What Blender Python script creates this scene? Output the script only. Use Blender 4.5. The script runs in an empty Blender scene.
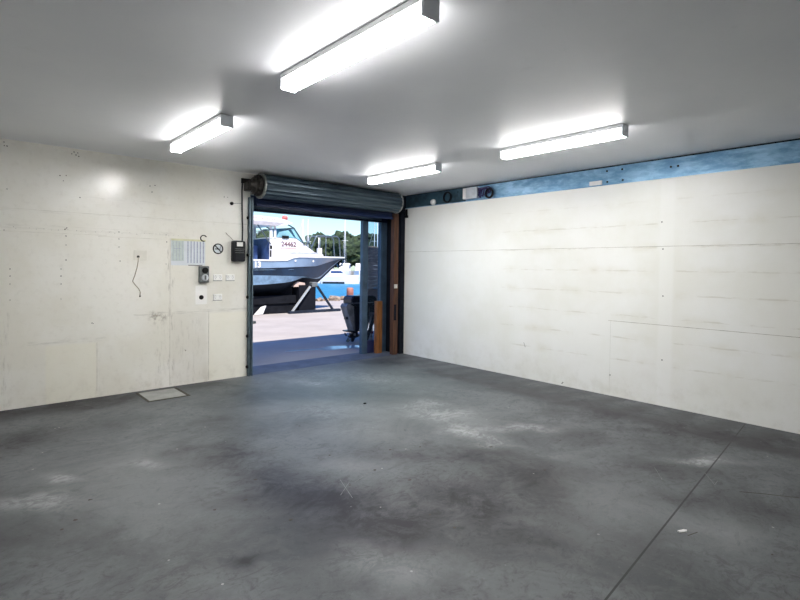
import bpy, bmesh, math, random
import numpy as np
from mathutils import Vector, Matrix
from mathutils import noise as mnoise
random.seed(4)
C = bpy.context.scene.collection
PI = math.pi
H = 3.0146          # ceiling height
HP = 2.766          # top of the right wall lining

# ------------------------------------------------------------------ materials
class NT:
    def __init__(s, name):
        s.m = bpy.data.materials.new(name); s.m.use_nodes = True
        s.t = s.m.node_tree; s.t.nodes.clear()
        s.out = s.t.nodes.new('ShaderNodeOutputMaterial')
        s.b = s.t.nodes.new('ShaderNodeBsdfPrincipled')
        s.t.links.new(s.b.outputs[0], s.out.inputs[0])
    def n(s, ty, **kw):
        x = s.t.nodes.new(ty)
        for k, v in kw.items(): setattr(x, k, v)
        return x
    def put(s, sock, v):
        if isinstance(v, bpy.types.NodeSocket): s.t.links.new(v, sock)
        elif isinstance(v, (tuple, list)) and len(v) == 3 and sock.type == 'RGBA': sock.default_value = (*v, 1)
        else: sock.default_value = v
    def math(s, op, a, b=0.0, c=None, clamp=False):
        x = s.n('ShaderNodeMath', operation=op, use_clamp=clamp)
        s.put(x.inputs[0], a); s.put(x.inputs[1], b)
        if c is not None: s.put(x.inputs[2], c)
        return x.outputs[0]
    def pos(s, scale=(1, 1, 1), loc=(0, 0, 0)):
        tc = s.n('ShaderNodeTexCoord'); mp = s.n('ShaderNodeMapping')
        s.t.links.new(tc.outputs['Object'], mp.inputs[0])
        mp.inputs['Scale'].default_value = scale; mp.inputs['Location'].default_value = loc
        return mp.outputs[0]
    def noise(s, scale, detail=4, rough=.55, vec=None, dist=0):
        x = s.n('ShaderNodeTexNoise'); s.put(x.inputs['Vector'], vec if vec is not None else s.pos())
        x.inputs['Scale'].default_value = scale; x.inputs['Detail'].default_value = detail
        x.inputs['Roughness'].default_value = rough; x.inputs['Distortion'].default_value = dist
        return x.outputs['Fac']
    def ramp(s, f, a, b):
        x = s.n('ShaderNodeMapRange'); x.interpolation_type = 'SMOOTHSTEP'
        s.put(x.inputs[0], f); x.inputs[1].default_value = a; x.inputs[2].default_value = b
        return x.outputs[0]
    def mix(s, f, a, b, mode='MIX'):
        x = s.n('ShaderNodeMix', data_type='RGBA', blend_type=mode)
        s.put(x.inputs[0], f); s.put(x.inputs[6], a); s.put(x.inputs[7], b)
        return x.outputs[2]
    def bump(s, h, strength=.2, dist=.01):
        x = s.n('ShaderNodeBump'); x.inputs['Strength'].default_value = strength
        x.inputs['Distance'].default_value = dist; s.put(x.inputs['Height'], h)
        s.t.links.new(x.outputs[0], s.b.inputs['Normal'])
    def set(s, **kw):
        for k, v in kw.items(): s.put(s.b.inputs[k.replace('_', ' ')], v)
        return s.m

def mat(name, col, rough=.5, metal=0., var=.12, scale=6., bump=0., detail=4, stretch=(1, 1, 1), col2=None, **kw):
    s = NT(name)
    f = s.noise(scale, detail, .6, s.pos(stretch))
    f = s.ramp(f, .3, .7)
    lo = tuple(c * (1 - var) for c in col) if col2 is None else col2
    hi = tuple(min(1, c * (1 + var)) for c in col) if col2 is None else col
    s.set(Base_Color=s.mix(f, lo, hi), Roughness=rough, Metallic=metal, **kw)
    if bump: s.bump(f, bump)
    return s.m

def wall_back_mat():
    s = NT('painted_board_cream')
    big = s.noise(1.1, 5, .6); fine = s.noise(14, 6, .65)
    base = s.mix(s.ramp(big, .35, .65), (.74, .715, .64), (.80, .785, .735))
    base = s.mix(s.math('MULTIPLY', s.ramp(fine, .5, .75), .25), base, (.52, .49, .43))
    sep = s.n('ShaderNodeSeparateXYZ'); s.put(sep.inputs[0], s.pos())
    X, Z = sep.outputs[0], sep.outputs[2]
    def box(x0, x1, z0, z1, soft=.02):
        a = s.math('MULTIPLY', s.ramp(X, x0 - soft, x0 + soft), s.math('SUBTRACT', 1.0, s.ramp(X, x1 - soft, x1 + soft)))
        b = s.math('MULTIPLY', s.ramp(Z, z0 - soft, z0 + soft), s.math('SUBTRACT', 1.0, s.ramp(Z, z1 - soft, z1 + soft)))
        return s.math('MULTIPLY', a, b)
    # repainted patches, whiter or yellower
    base = s.mix(s.math('MULTIPLY', box(-5.63, -5.11, -.2, .68), .5), base, (.80, .77, .65))
    base = s.mix(s.math('MULTIPLY', box(-4.24, -3.76, 0.03, .98), .22), base, (.60, .57, .51))
    base = s.mix(s.math('MULTIPLY', box(-3.73, -3.13, -.2, .97), .55), base, (.86, .83, .72))
    base = s.mix(s.math('MULTIPLY', box(-3.92, -3.76, 1.1, 1.36, .01), .8), base, (.88, .87, .85))
    base = s.mix(s.math('MULTIPLY', box(-3.7, -3.12, 1.4, 2.3, .15), .35), base, (.78, .77, .70))
    # dirt running beside the upright joints
    st = s.noise(9, 6, .7, s.pos((3.0, 1, .6)))
    for x0, w, z1, k in ((-4.25, .05, 1.9, .9), (-4.38, .05, 1.0, .7), (-6.0, .04, 1.1, .6), (-5.1, .02, .7, .5), (-4.0, .18, .9, .4)):
        d = s.math('MULTIPLY', box(x0 - w, x0 + w, .02, z1, .03), s.ramp(st, .5, .68))
        base = s.mix(s.math('MULTIPLY', d, k * .6), base, (.33, .30, .26))
    # scuff marks along the horizontal joints
    sc = s.noise(5, 6, .7, s.pos((1.0, 1, 8.0)))
    for z0, x0, x1, k in ((2.25, -8, -3.1, .2), (2.06, -8, -4.2, .35), (1.0, -4.7, -3.1, .45), (2.45, -5.4, -4.2, .2), (.72, -5.8, -5.0, .4)):
        d = s.math('MULTIPLY', box(x0, x1, z0 - .02, z0 + .02, .02), s.ramp(sc, .45, .65))
        base = s.mix(s.math('MULTIPLY', d, k), base, (.36, .34, .3))
    # dark smudge
    d = s.math('MULTIPLY', box(-4.5, -4.3, .88, 1.02, .05), s.ramp(fine, .45, .6))
    base = s.mix(s.math('MULTIPLY', d, .7), base, (.28, .25, .2))
    # grime close to the floor
    g = s.math('MULTIPLY', s.math('SUBTRACT', 1.0, s.ramp(Z, 0, .35)), s.ramp(s.noise(6, 5, .7), .45, .7))
    base = s.mix(s.math('MULTIPLY', g, .3), base, (.42, .38, .30))
    s.set(Base_Color=base, Roughness=.22)
    s.bump(fine, .08, .004)
    return s.m

def wall_right_mat():
    s = NT('painted_board_white')
    big = s.noise(.9, 5, .6); fine = s.noise(12, 6, .65)
    base = s.mix(s.ramp(big, .35, .65), (.80, .795, .74), (.85, .85, .82))
    sep = s.n('ShaderNodeSeparateXYZ'); s.put(sep.inputs[0], s.pos())
    Y, Z = sep.outputs[1], sep.outputs[2]
    # rows of rub marks, one every 29 cm
    fr = s.math('FRACT', s.math('DIVIDE', s.math('ADD', Z, -.06), .288))
    row = s.math('SUBTRACT', 1.0, s.ramp(s.math('ABSOLUTE', s.math('SUBTRACT', fr, .5)), .015, .05))
    st = s.noise(3.2, 5, .7, s.pos((1, 1, 7)))
    st = s.ramp(st, .47, .60)
    m = s.math('MULTIPLY', s.math('SUBTRACT', 1.0, s.ramp(Y, -2.4, -2.2)), s.ramp(Z, .35, .5))
    m = s.math('MULTIPLY', m, s.math('SUBTRACT', 1.0, s.ramp(Z, 2.4, 2.6)))
    gap = s.math('ABSOLUTE', s.math('ADD', Y, 4.70)); m = s.math('MULTIPLY', m, s.ramp(gap, .08, .13))
    d = s.math('MULTIPLY', s.math('MULTIPLY', row, st), m)
    base = s.mix(s.math('MULTIPLY', d, .34), base, (.46, .42, .33))
    # wider soft discolouring around those rows
    row2 = s.math('SUBTRACT', 1.0, s.ramp(s.math('ABSOLUTE', s.math('SUBTRACT', fr, .5)), .05, .3))
    d = s.math('MULTIPLY', s.math('MULTIPLY', row2, s.ramp(s.noise(2.2, 5, .6), .45, .7)), m)
    base = s.mix(s.math('MULTIPLY', d, .22), base, (.6, .56, .42))
    # paler upright band of filler
    b = s.math('SUBTRACT', 1.0, s.ramp(gap, .06, .10))
    base = s.mix(s.math('MULTIPLY', b, .5), base, (.87, .87, .84))
    g = s.math('MULTIPLY', s.math('SUBTRACT', 1.0, s.ramp(Z, 0, .6)), s.ramp(s.noise(5, 5, .7), .45, .7))
    base = s.mix(s.math('MULTIPLY', g, .22), base, (.5, .47, .38))
    s.set(Base_Color=base, Roughness=.35)
    s.bump(fine, .06, .004)
    return s.m

def floor_mat():
    s = NT('stained_concrete')
    big = s.noise(.8, 7, .7, dist=.8); mid = s.noise(3.2, 8, .72, dist=.8); fine = s.noise(26, 8, .75)
    swirl = s.noise(7, 8, .78, s.pos((1, 1.3, 1)), dist=1.6)
    base = s.mix(s.ramp(big, .36, .62), (.055, .060, .064), (.125, .134, .138))
    base = s.mix(s.math('MULTIPLY', s.ramp(mid, .4, .62), .5), base, (.120, .127, .129))
    base = s.mix(s.math('MULTIPLY', s.ramp(swirl, .48, .64), .6), base, (.040, .041, .045))
    base = s.mix(s.math('MULTIPLY', s.ramp(fine, .55, .75), .35), base, (.21, .21, .205))
    at = s.n('ShaderNodeAttribute', attribute_name='stain_daylight'); sp = s.n('ShaderNodeSeparateColor')
    s.t.links.new(at.outputs['Color'], sp.inputs[0])
    dk, lt, daylight = sp.outputs[0], sp.outputs[1], sp.outputs[2]
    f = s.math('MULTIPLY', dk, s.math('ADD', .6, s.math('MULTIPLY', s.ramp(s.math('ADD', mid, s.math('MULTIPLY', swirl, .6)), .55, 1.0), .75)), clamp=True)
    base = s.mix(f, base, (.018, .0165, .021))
    tr = s.noise(2.0, 8, .8, s.pos((1.0, 3.2, 1), (3, 1, 0)), dist=2.2)       # dragged dirt
    base = s.mix(s.math('MULTIPLY', s.ramp(tr, .54, .66), .45), base, (.035, .035, .038))
    base = s.mix(s.math('MULTIPLY', s.ramp(tr, .46, .36), .0), base, (.2, .2, .2))
    # specks of grease that gather in the dark stains
    sk = s.math('MULTIPLY', s.ramp(s.noise(10, 7, .85, dist=.5), .55, .63), s.math('ADD', .35, dk), clamp=True)
    base = s.mix(s.math('MULTIPLY', sk, .7), base, (.016, .016, .018))
    f = s.math('MULTIPLY', lt, s.math('ADD', .35, s.math('MULTIPLY', s.ramp(swirl, .42, .6), .8)), clamp=True)
    base = s.mix(f, base, (.30, .31, .31))
    base = s.mix(s.math('MULTIPLY', daylight, .5), base, (.13, .18, .18))  # cool doorway daylight mixed into the base colour
    # tiny white paint drips
    v = s.n('ShaderNodeTexVoronoi'); v.inputs['Scale'].default_value = 5.5; s.put(v.inputs['Vector'], s.pos())
    dr = s.math('MULTIPLY', s.math('LESS_THAN', v.outputs['Distance'], .045), s.ramp(big, .45, .55))
    base = s.mix(s.math('MULTIPLY', dr, .6), base, (.42, .42, .41))
    # sawn joint
    sep = s.n('ShaderNodeSeparateXYZ'); s.put(sep.inputs[0], s.pos())
    X, Y = sep.outputs[0], sep.outputs[1]
    k = (5.879 - 5.573) / (3.583 - .231)
    ln = s.math('ABSOLUTE', s.math('SUBTRACT', Y, s.math('ADD', s.math('MULTIPLY', X, k), -5.573 + .231 * k)))
    base = s.mix(s.math('MULTIPLY', s.math('LESS_THAN', ln, .006), .85), base, (.012, .012, .012))
    # strip of later concrete along the right wall, with boards' marks across it
    e = s.math('ADD', s.math('MULTIPLY', X, 1.0), s.math('ADD', .74, s.math('MULTIPLY', mid, .05)))
    inn = s.math('MULTIPLY', s.ramp(e, .0, .1), s.math('SUBTRACT', 1.0, s.ramp(Y, -.3, -.1)))
    w = s.math('FRACT', s.math('DIVIDE', s.math('ADD', Y, s.math('MULTIPLY', X, .25)), .42))
    w = s.ramp(s.math('ABSOLUTE', s.math('SUBTRACT', w, .5)), .1, .4)
    base = s.mix(s.math('MULTIPLY', s.math('MULTIPLY', inn, w), .65), base, (.055, .055, .058))
    ed = s.math('MULTIPLY', s.math('SUBTRACT', 1.0, s.ramp(s.math('ABSOLUTE', e), .0, .2)), s.math('LESS_THAN', Y, -1.4))
    base = s.mix(s.math('MULTIPLY', ed, .8), base, (.045, .045, .048))
    s.set(Base_Color=base, Roughness=s.math('ADD', .36, s.math('MULTIPLY', mid, .3)), Specular_IOR_Level=.25)
    s.bump(s.math('ADD', fine, s.math('MULTIPLY', mid, 2.0)), .12, .004)
    return s.m

def ceiling_mat():
    s = NT('ceiling_paint')
    f = s.noise(.8, 5, .6); g = s.noise(9, 5, .7)
    base = s.mix(s.ramp(f, .3, .7), (.82, .83, .86), (.87, .88, .90))
    base = s.mix(s.math('MULTIPLY', s.ramp(g, .6, .75), .12), base, (.56, .56, .55))
    s.set(Base_Color=base, Roughness=.45); s.bump(f, .05, .02)
    return s.m

def galv_mat(name, c1, c2, c3, rough=.4, metal=.35, stretch=(1, 1, 1), sc=9):
    s = NT(name)
    v = s.n('ShaderNodeTexVoronoi'); v.inputs['Scale'].default_value = sc * 3; s.put(v.inputs['Vector'], s.pos(stretch))
    n = s.noise(sc * .8, 6, .7, s.pos(stretch)); n2 = s.noise(1.3, 3, .5, s.pos(stretch))
    sp = s.n('ShaderNodeSeparateColor'); s.t.links.new(v.outputs['Color'], sp.inputs[0])
    b = s.mix(s.ramp(n, .35, .65), c1, c2)
    b = s.mix(s.math('MULTIPLY', sp.outputs[0], .35), b, c3)
    b = s.mix(s.math('MULTIPLY', s.ramp(n2, .4, .7), .4), b, c1)
    s.set(Base_Color=b, Roughness=rough, Metallic=metal); s.bump(n, .1, .003)
    return s.m

def emit_mat(name, col, strength):
    s = NT(name)
    g = s.n('ShaderNodeNewGeometry'); sp = s.n('ShaderNodeSeparateXYZ'); s.t.links.new(g.outputs['Normal'], sp.inputs[0])
    # a prismatic diffuser throws most of its light downward and little out of its sides
    k = s.math('MULTIPLY_ADD', s.ramp(s.math('MULTIPLY', sp.outputs[2], -1.0), .1, .9), strength * .875, strength * .125)
    s.set(Base_Color=(.9, .9, .88), Roughness=.3, Emission_Color=col, Emission_Strength=k)
    return s.m

def glass_mat(name, col=(.9, .95, 1), alpha=.15, rough=.03):
    s = NT(name)
    tr = s.n('ShaderNodeBsdfTransparent'); tr.inputs[0].default_value = (*col, 1)
    mx = s.n('ShaderNodeMixShader'); mx.inputs[0].default_value = alpha
    s.set(Base_Color=(.05, .07, .09), Roughness=rough)
    s.t.links.new(tr.outputs[0], mx.inputs[1]); s.t.links.new(s.b.outputs[0], mx.inputs[2])
    s.t.links.new(mx.outputs[0], s.out.inputs[0])
    return s.m

M = {}
M['wall_b'] = wall_back_mat(); M['wall_r'] = wall_right_mat(); M['floor'] = floor_mat(); M['ceil'] = ceiling_mat()
M['plain'] = mat('painted_board_plain', (.86, .86, .84), .5, var=.03, scale=1.5)
M['hole'] = mat('screw_hole_dark', (.06, .05, .04), .8)
M['seam'] = mat('joint_grime', (.42, .39, .34), .8, var=.35, scale=8)  # tan-grey lines along the board joints
M['seamd'] = mat('open_joint', (.17, .16, .14), .9, var=.3, scale=6)
M['galv'] = galv_mat('galvanised_beam', (.11, .27, .45), (.34, .58, .78), (.06, .17, .33), .38, .25, (1, .35, 1))
M['curtain'] = galv_mat('roller_curtain_steel', (.035, .06, .08), (.085, .12, .145), (.025, .04, .07), .33, .5, (.15, 1, 1))
M['navy'] = mat('navy_steel', (.007, .016, .055), .5, .0, var=.3, scale=4, stretch=(.2, 1, 1), Specular_IOR_Level=.2)
M['frame'] = mat('blue_grey_frame', (.055, .095, .15), .42, .3, var=.2, scale=5)
M['track'] = galv_mat('track_steel', (.08, .12, .15), (.15, .20, .23), (.05, .08, .10), .4, .5)
M['black'] = mat('black_plastic', (.005, .0055, .009), .4, var=.2, Specular_IOR_Level=.3)
M['tblack'] = mat('under_hull_black', (.008, .009, .012), .8, var=.3, Specular_IOR_Level=.1)
M['grime'] = mat('greasy_black_steel', (.03, .026, .024), .5, .5, var=.6, scale=20, bump=.3)
M['rim'] = mat('worn_steel_rim', (.30, .31, .30), .4, .6, var=.4, scale=25)
M['timber'] = mat('varnished_brown_timber', (.085, .032, .013), .5, var=.45, scale=6, stretch=(6, 6, .6), bump=.1)
M['timber2'] = mat('orange_brown_timber', (.24, .095, .03), .5, var=.35, scale=6, stretch=(6, 6, .6), bump=.1)
M['dark'] = mat('dark_reveal', (.006, .008, .014), .7, var=.3, Specular_IOR_Level=.2)
M['white'] = mat('white_plastic', (.78, .78, .76), .35, var=.04)
M['offwhite'] = mat('aged_white_plastic', (.66, .64, .57), .4, var=.05)
M['fix'] = mat('white_enamel_steel', (.74, .75, .76), .4, var=.04)
M['cap'] = mat('grey_end_cap', (.80, .84, .88), .4, var=.03)
M['lamp'] = emit_mat('prismatic_diffuser_lit', (1.0, .985, .97), 58.0)
M['grey'] = mat('grey_plastic', (.13, .14, .14), .4, var=.25, scale=20)
M['ink'] = mat('printed_black', (.006, .006, .006), .6, Specular_IOR_Level=.2)
M['paper'] = mat('paper_white', (.62, .65, .68), .6, var=.05)
M['paperg'] = mat('paper_green_tint', (.48, .54, .52), .6, var=.08, scale=20)
M['paperb'] = mat('printed_blue_grey', (.33, .37, .46), .6, var=.2, scale=60)
M['tape'] = mat('yellowed_tape', (.58, .57, .38), .6, var=.1)
M['label'] = mat('label_silver', (.55, .58, .62), .4)
M['wire'] = mat('beige_wire', (.30, .27, .20), .6)

# ------------------------------------------------------------------ mesh helpers
class MB:
    def __init__(s): s.bm = bmesh.new(); s.mi = 0
    def _new(s, verts, faces):
        vs = [s.bm.verts.new(v) for v in verts]; out = []
        for f in faces:
            try: fc = s.bm.faces.new([vs[i] for i in f]); fc.material_index = s.mi; out.append(fc)
            except ValueError: pass
        return vs, out
    def box(s, x0, x1, y0, y1, z0, z1, bev=0):
        v = [(x, y, z) for x in (x0, x1) for y in (y0, y1) for z in (z0, z1)]
        vs, fs = s._new(v, [(0, 1, 3, 2), (4, 6, 7, 5), (0, 4, 5, 1), (2, 3, 7, 6), (0, 2, 6, 4), (1, 5, 7, 3)])
        if bev:
            es = list({e for f in fs for e in f.edges})
            r = bmesh.ops.bevel(s.bm, geom=es, offset=bev, segments=2, affect='EDGES', profile=.6)
            for f in r['faces']: f.material_index = s.mi
        return s
    def tube(s, pts, r, seg=8, closed=False):
        pts = [Vector(p) for p in pts]; n = len(pts); rings = []
        rr = r if isinstance(r, (list, tuple)) else [r] * n
        prev = None
        for i, p in enumerate(pts):
            if closed: d = pts[(i + 1) % n] - pts[i - 1]
            else: d = pts[min(i + 1, n - 1)] - pts[max(i - 1, 0)]
            d.normalize()
            if prev is None:
                a = d.cross(Vector((0, 0, 1)));
                if a.length < .1: a = d.cross(Vector((1, 0, 0)))
            else: a = prev - d * prev.dot(d)
            a.normalize(); prev = a; b = d.cross(a)
            rings.append([s.bm.verts.new(p + (a * math.cos(t * 2 * PI / seg) + b * math.sin(t * 2 * PI / seg)) * rr[i]) for t in range(seg)])
        for i in range(n if closed else n - 1):
            A, B = rings[i], rings[(i + 1) % n]
            for t in range(seg):
                try: f = s.bm.faces.new((A[t], A[(t + 1) % seg], B[(t + 1) % seg], B[t])); f.smooth = True; f.material_index = s.mi
                except ValueError: pass
        if not closed:
            for R in (rings[0][::-1], rings[-1]):
                try: f = s.bm.faces.new(R); f.material_index = s.mi
                except ValueError: pass
        return s
    def bar(s, a, b, w, h=None):
        a, b = Vector(a), Vector(b); h = h or w; d = (b - a).normalized()
        u = d.cross(Vector((0, 0, 1)))
        if u.length < .05: u = Vector((1, 0, 0))
        u.normalize(); v = d.cross(u)
        vs = [p + u * sx * w / 2 + v * sy * h / 2 for p in (a, b) for sx, sy in ((-1, -1), (1, -1), (1, 1), (-1, 1))]
        s._new(vs, [(3, 2, 1, 0), (4, 5, 6, 7), (0, 1, 5, 4), (1, 2, 6, 5), (2, 3, 7, 6), (3, 0, 4, 7)])
        return s
    def prism(s, poly, axis, a, b):
        def P(u, v, w): return {'x': (w, u, v), 'y': (u, w, v), 'z': (u, v, w)}[axis]
        n = len(poly)
        vs = [P(u, v, a) for u, v in poly] + [P(u, v, b) for u, v in poly]
        fs = [tuple(range(n))[::-1], tuple(range(n, 2 * n))] + [(i, (i + 1) % n, n + (i + 1) % n, n + i) for i in range(n)]
        s._new(vs, fs); return s
    def disc(s, c, r, axis, t=.002, seg=12):
        poly = [(r * math.cos(k * 2 * PI / seg), r * math.sin(k * 2 * PI / seg)) for k in range(seg)]
        i = 'xyz'.index(axis); o = [k for k in range(3) if k != i]
        return s.prism([(c[o[0]] + u, c[o[1]] + v) for u, v in poly], axis, c[i] - t, c[i] + t)
    def lathe(s, c, prof, seg=16, axis='z'):
        ax = Vector({'x': (1, 0, 0), 'y': (0, 1, 0), 'z': (0, 0, 1)}[axis])
        u = Vector((0, 0, 1)) if axis != 'z' else Vector((1, 0, 0)); v = ax.cross(u); c = Vector(c)
        rings = [[s.bm.verts.new(c + ax * h + (u * math.cos(t * 2 * PI / seg) + v * math.sin(t * 2 * PI / seg)) * max(r, 1e-4)) for t in range(seg)] for r, h in prof]
        for A, B in zip(rings, rings[1:]):
            for t in range(seg):
                f = s.bm.faces.new((A[t], A[(t + 1) % seg], B[(t + 1) % seg], B[t])); f.smooth = True; f.material_index = s.mi
        for R in (rings[0][::-1], rings[-1]):
            f = s.bm.faces.new(R); f.material_index = s.mi
        return s
    def blob(s, c, r, sub=2, amp=.25, freq=1.5, squash=(1, 1, 1)):
        n0 = len(s.bm.verts)
        bmesh.ops.create_icosphere(s.bm, subdivisions=sub, radius=1)
        s.bm.verts.ensure_lookup_table(); c = Vector(c)
        for v in s.bm.verts[n0:]:
            k = 1 + amp * mnoise.fractal(v.co * freq + c, 1, 2, 3)
            v.co = c + Vector((v.co.x * squash[0], v.co.y * squash[1], v.co.z * squash[2])) * r * k
        for f in s.bm.faces:
            if all(v.index >= n0 or v.index < 0 for v in f.verts): pass
        return s
    def build(s, name, mats, parent=None, org=None, label=None):
        bmesh.ops.recalc_face_normals(s.bm, faces=s.bm.faces)
        me = bpy.data.meshes.new(name)
        o = bpy.data.objects.new(name, me); C.objects.link(o)
        if parent is not None: org_ = ORG[parent.name]; o.parent = parent
        else: org_ = Vector(org) if org is not None else Vector((0, 0, 0)); o.location = org_
        ORG[o.name] = org_
        if org_.length: bmesh.ops.translate(s.bm, verts=s.bm.verts, vec=-org_)
        s.bm.to_mesh(me); s.bm.free()
        for m in (mats if isinstance(mats, (list, tuple)) else [mats]): me.materials.append(M[m] if isinstance(m, str) else m)
        if label: o['label'] = label
        return o
ORG = {}
def thing(name, loc, label, cat, group=None):
    o = bpy.data.objects.new(name, None); C.objects.link(o); o.location = loc
    o.empty_display_size = .1
    ORG[o.name] = Vector(loc); return tag(o, label, cat, group)
def tag(o, label, cat, group=None, kind=None):
    o['label'] = label; o['category'] = cat
    if group: o['group'] = group
    if kind: o['kind'] = kind
    return o
def struct(name, mb, mats):
    o = mb.build(name, mats); o['kind'] = 'structure'; return o
def copy_tree(o, parent=None):
    c = o.copy(); C.objects.link(c); c.parent = parent
    for ch in [x for x in bpy.data.objects if x.parent == o]: copy_tree(ch, c)
    ORG[c.name] = ORG[o.name]
    return c
def lettering(name, text, size, loc, rot, material, parent, thick=.002, bold=.0):
    cu = bpy.data.curves.new(name, 'FONT'); cu.body = text; cu.size = size; cu.extrude = thick; cu.offset = bold
    tmp = bpy.data.objects.new(name + '_curve', cu); C.objects.link(tmp)
    dg = bpy.context.evaluated_depsgraph_get()
    me = bpy.data.meshes.new_from_object(tmp.evaluated_get(dg)); bpy.data.objects.remove(tmp)
    R = Matrix.Translation(Vector(loc) - ORG[parent.name]) @ rot.to_4x4(); me.transform(R)
    me.materials.clear(); me.materials.append(M[material] if isinstance(material, str) else material)
    me.name = name
    o = bpy.data.objects.new(name, me); C.objects.link(o); o.parent = parent; ORG[o.name] = ORG[parent.name]
    return o
FACE_S = Matrix.Rotation(PI / 2, 3, 'X')      # letters standing, read from the -y side

# ------------------------------------------------------------------ room shell
X0, Y0 = -8.6, -9.6
DL, DR = -3.12, -.10       # door opening in the back wall
DARK = [(-3.73,-1.17,.37,.47,.5),(-4.27,-1.88,.27,.41,.35),(-4.67,-2.84,.26,.32,.55),(-4.62,-3.56,.27,.29,.6),(-4.5,-4.09,.42,.27,.75),(-4.35,-4.67,.38,.27,.7),(-3.69,-4.78,.43,.38,.6),(-2.99,-4.81,.36,.27,.6),(-2.96,-4.27,.44,.19,.45),(-3.5,-3.82,.53,.23,.25),(-3.66,-2.39,.43,.35,.3),(-4.69,-4.61,.36,.22,.35),(-5.15,-4.48,.08,.06,.8),(-3.2,-5.19,.18,.39,.4),(-3.86,-5.32,.24,.13,.45),(-.83,-.44,.43,.27,.8),(-.97,-1.67,.61,.21,.6),(-1.9,-2.78,.37,.19,.2),(-5.47,.13,.72,.18,.5),(-5.97,-1.27,.28,.37,.45),(-4.77,-.14,.38,.14,.4),(-4.93,-2.47,.16,.14,.35),(-.53,-5.8,.49,.15,.6),(-.74,-5.24,.62,.2,.4),(-.95,-4.38,.57,.23,.3),(-2.2,-5.34,.5,.17,.3),(-2.42,-5.85,.36,.13,.3),(-3.25,-5.83,.18,.17,.3),(-2.21,-6.22,.21,.15,.35),(-1.79,-4.37,.62,.32,.25),(-6.14,-3.37,.24,.16,.3)]
LIGHT = [(-2.32,-3.25,.31,.19,.6),(-2.55,-3.81,.18,.18,.9),(-2.04,-.82,.91,.42,.35),(-2.62,-1.03,.21,.12,.8),(-1.84,-1.41,.29,.19,.5),(-3.2,-2.28,.57,.32,.35),(-2.21,-2.82,.22,.22,.5),(-3.37,-3.06,.4,.25,.25),(-6.02,-2.9,.2,.08,.4),(-5.23,-2.66,.15,.06,.4),(-5.82,-2.49,.12,.04,.9),(-5.6,-2.73,.46,.44,.15),(-2.05,-4.06,.31,.1,.5),(-3.97,-3.72,.25,.1,.25),(-1.53,-5.66,.21,.06,.9),(-2.62,-4.24,.19,.08,.35),(-2.41,-4.73,.22,.07,.2),(-4.67,-4.96,.28,.14,.3),(-2.98,-5.38,.29,.47,.15),(-5.49,-3.62,.52,.31,.1),(-5.98,-2.83,.21,.07,.3),(-2.83,-6.05,.19,.15,.25)]
SEGW = [(-1.85,-5.71,-2.05,-5.84),(-2.05,-5.84,-1.95,-5.83),(-2.06,-5.4,-2.27,-5.54),(-2.27,-5.54,-2.29,-5.57),(-4.17,-3.98,-4.35,-4.12),(-4.2,-3.9,-4.31,-4.21),(-4.63,-2.01,-4.42,-1.98),(-4.14,-4.01,-3.9,-3.92)]
SEGD = [(-2.04,-6.0,-1.95,-6.12),(-1.95,-6.12,-1.82,-6.32),(-3.02,-5.97,-2.93,-5.995)]
SPK = [(-3.77,-2.56),(-5.72,-3.05),(-5.93,-3.39),(-5.85,-3.31),(-3.23,-3.79),(-3.49,-3.67),(-4.06,-4.96),(-4.06,-4.74),(-3.79,-4.25),(-4.2,-4.03),(-2.06,-4.53),(-.73,-2.13),(-4.9,-3.75),(-5.12,-3.75),(-3.98,-3.43),(-4.09,-3.42),(-3.88,-3.93),(-2.77,-4.11),(-2.73,-4.21),(-2.87,-6.37),(-2.81,-4.83),(-3.02,-3.35),(-4.8,-4.2),(-4.7,-3.48)]
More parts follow.
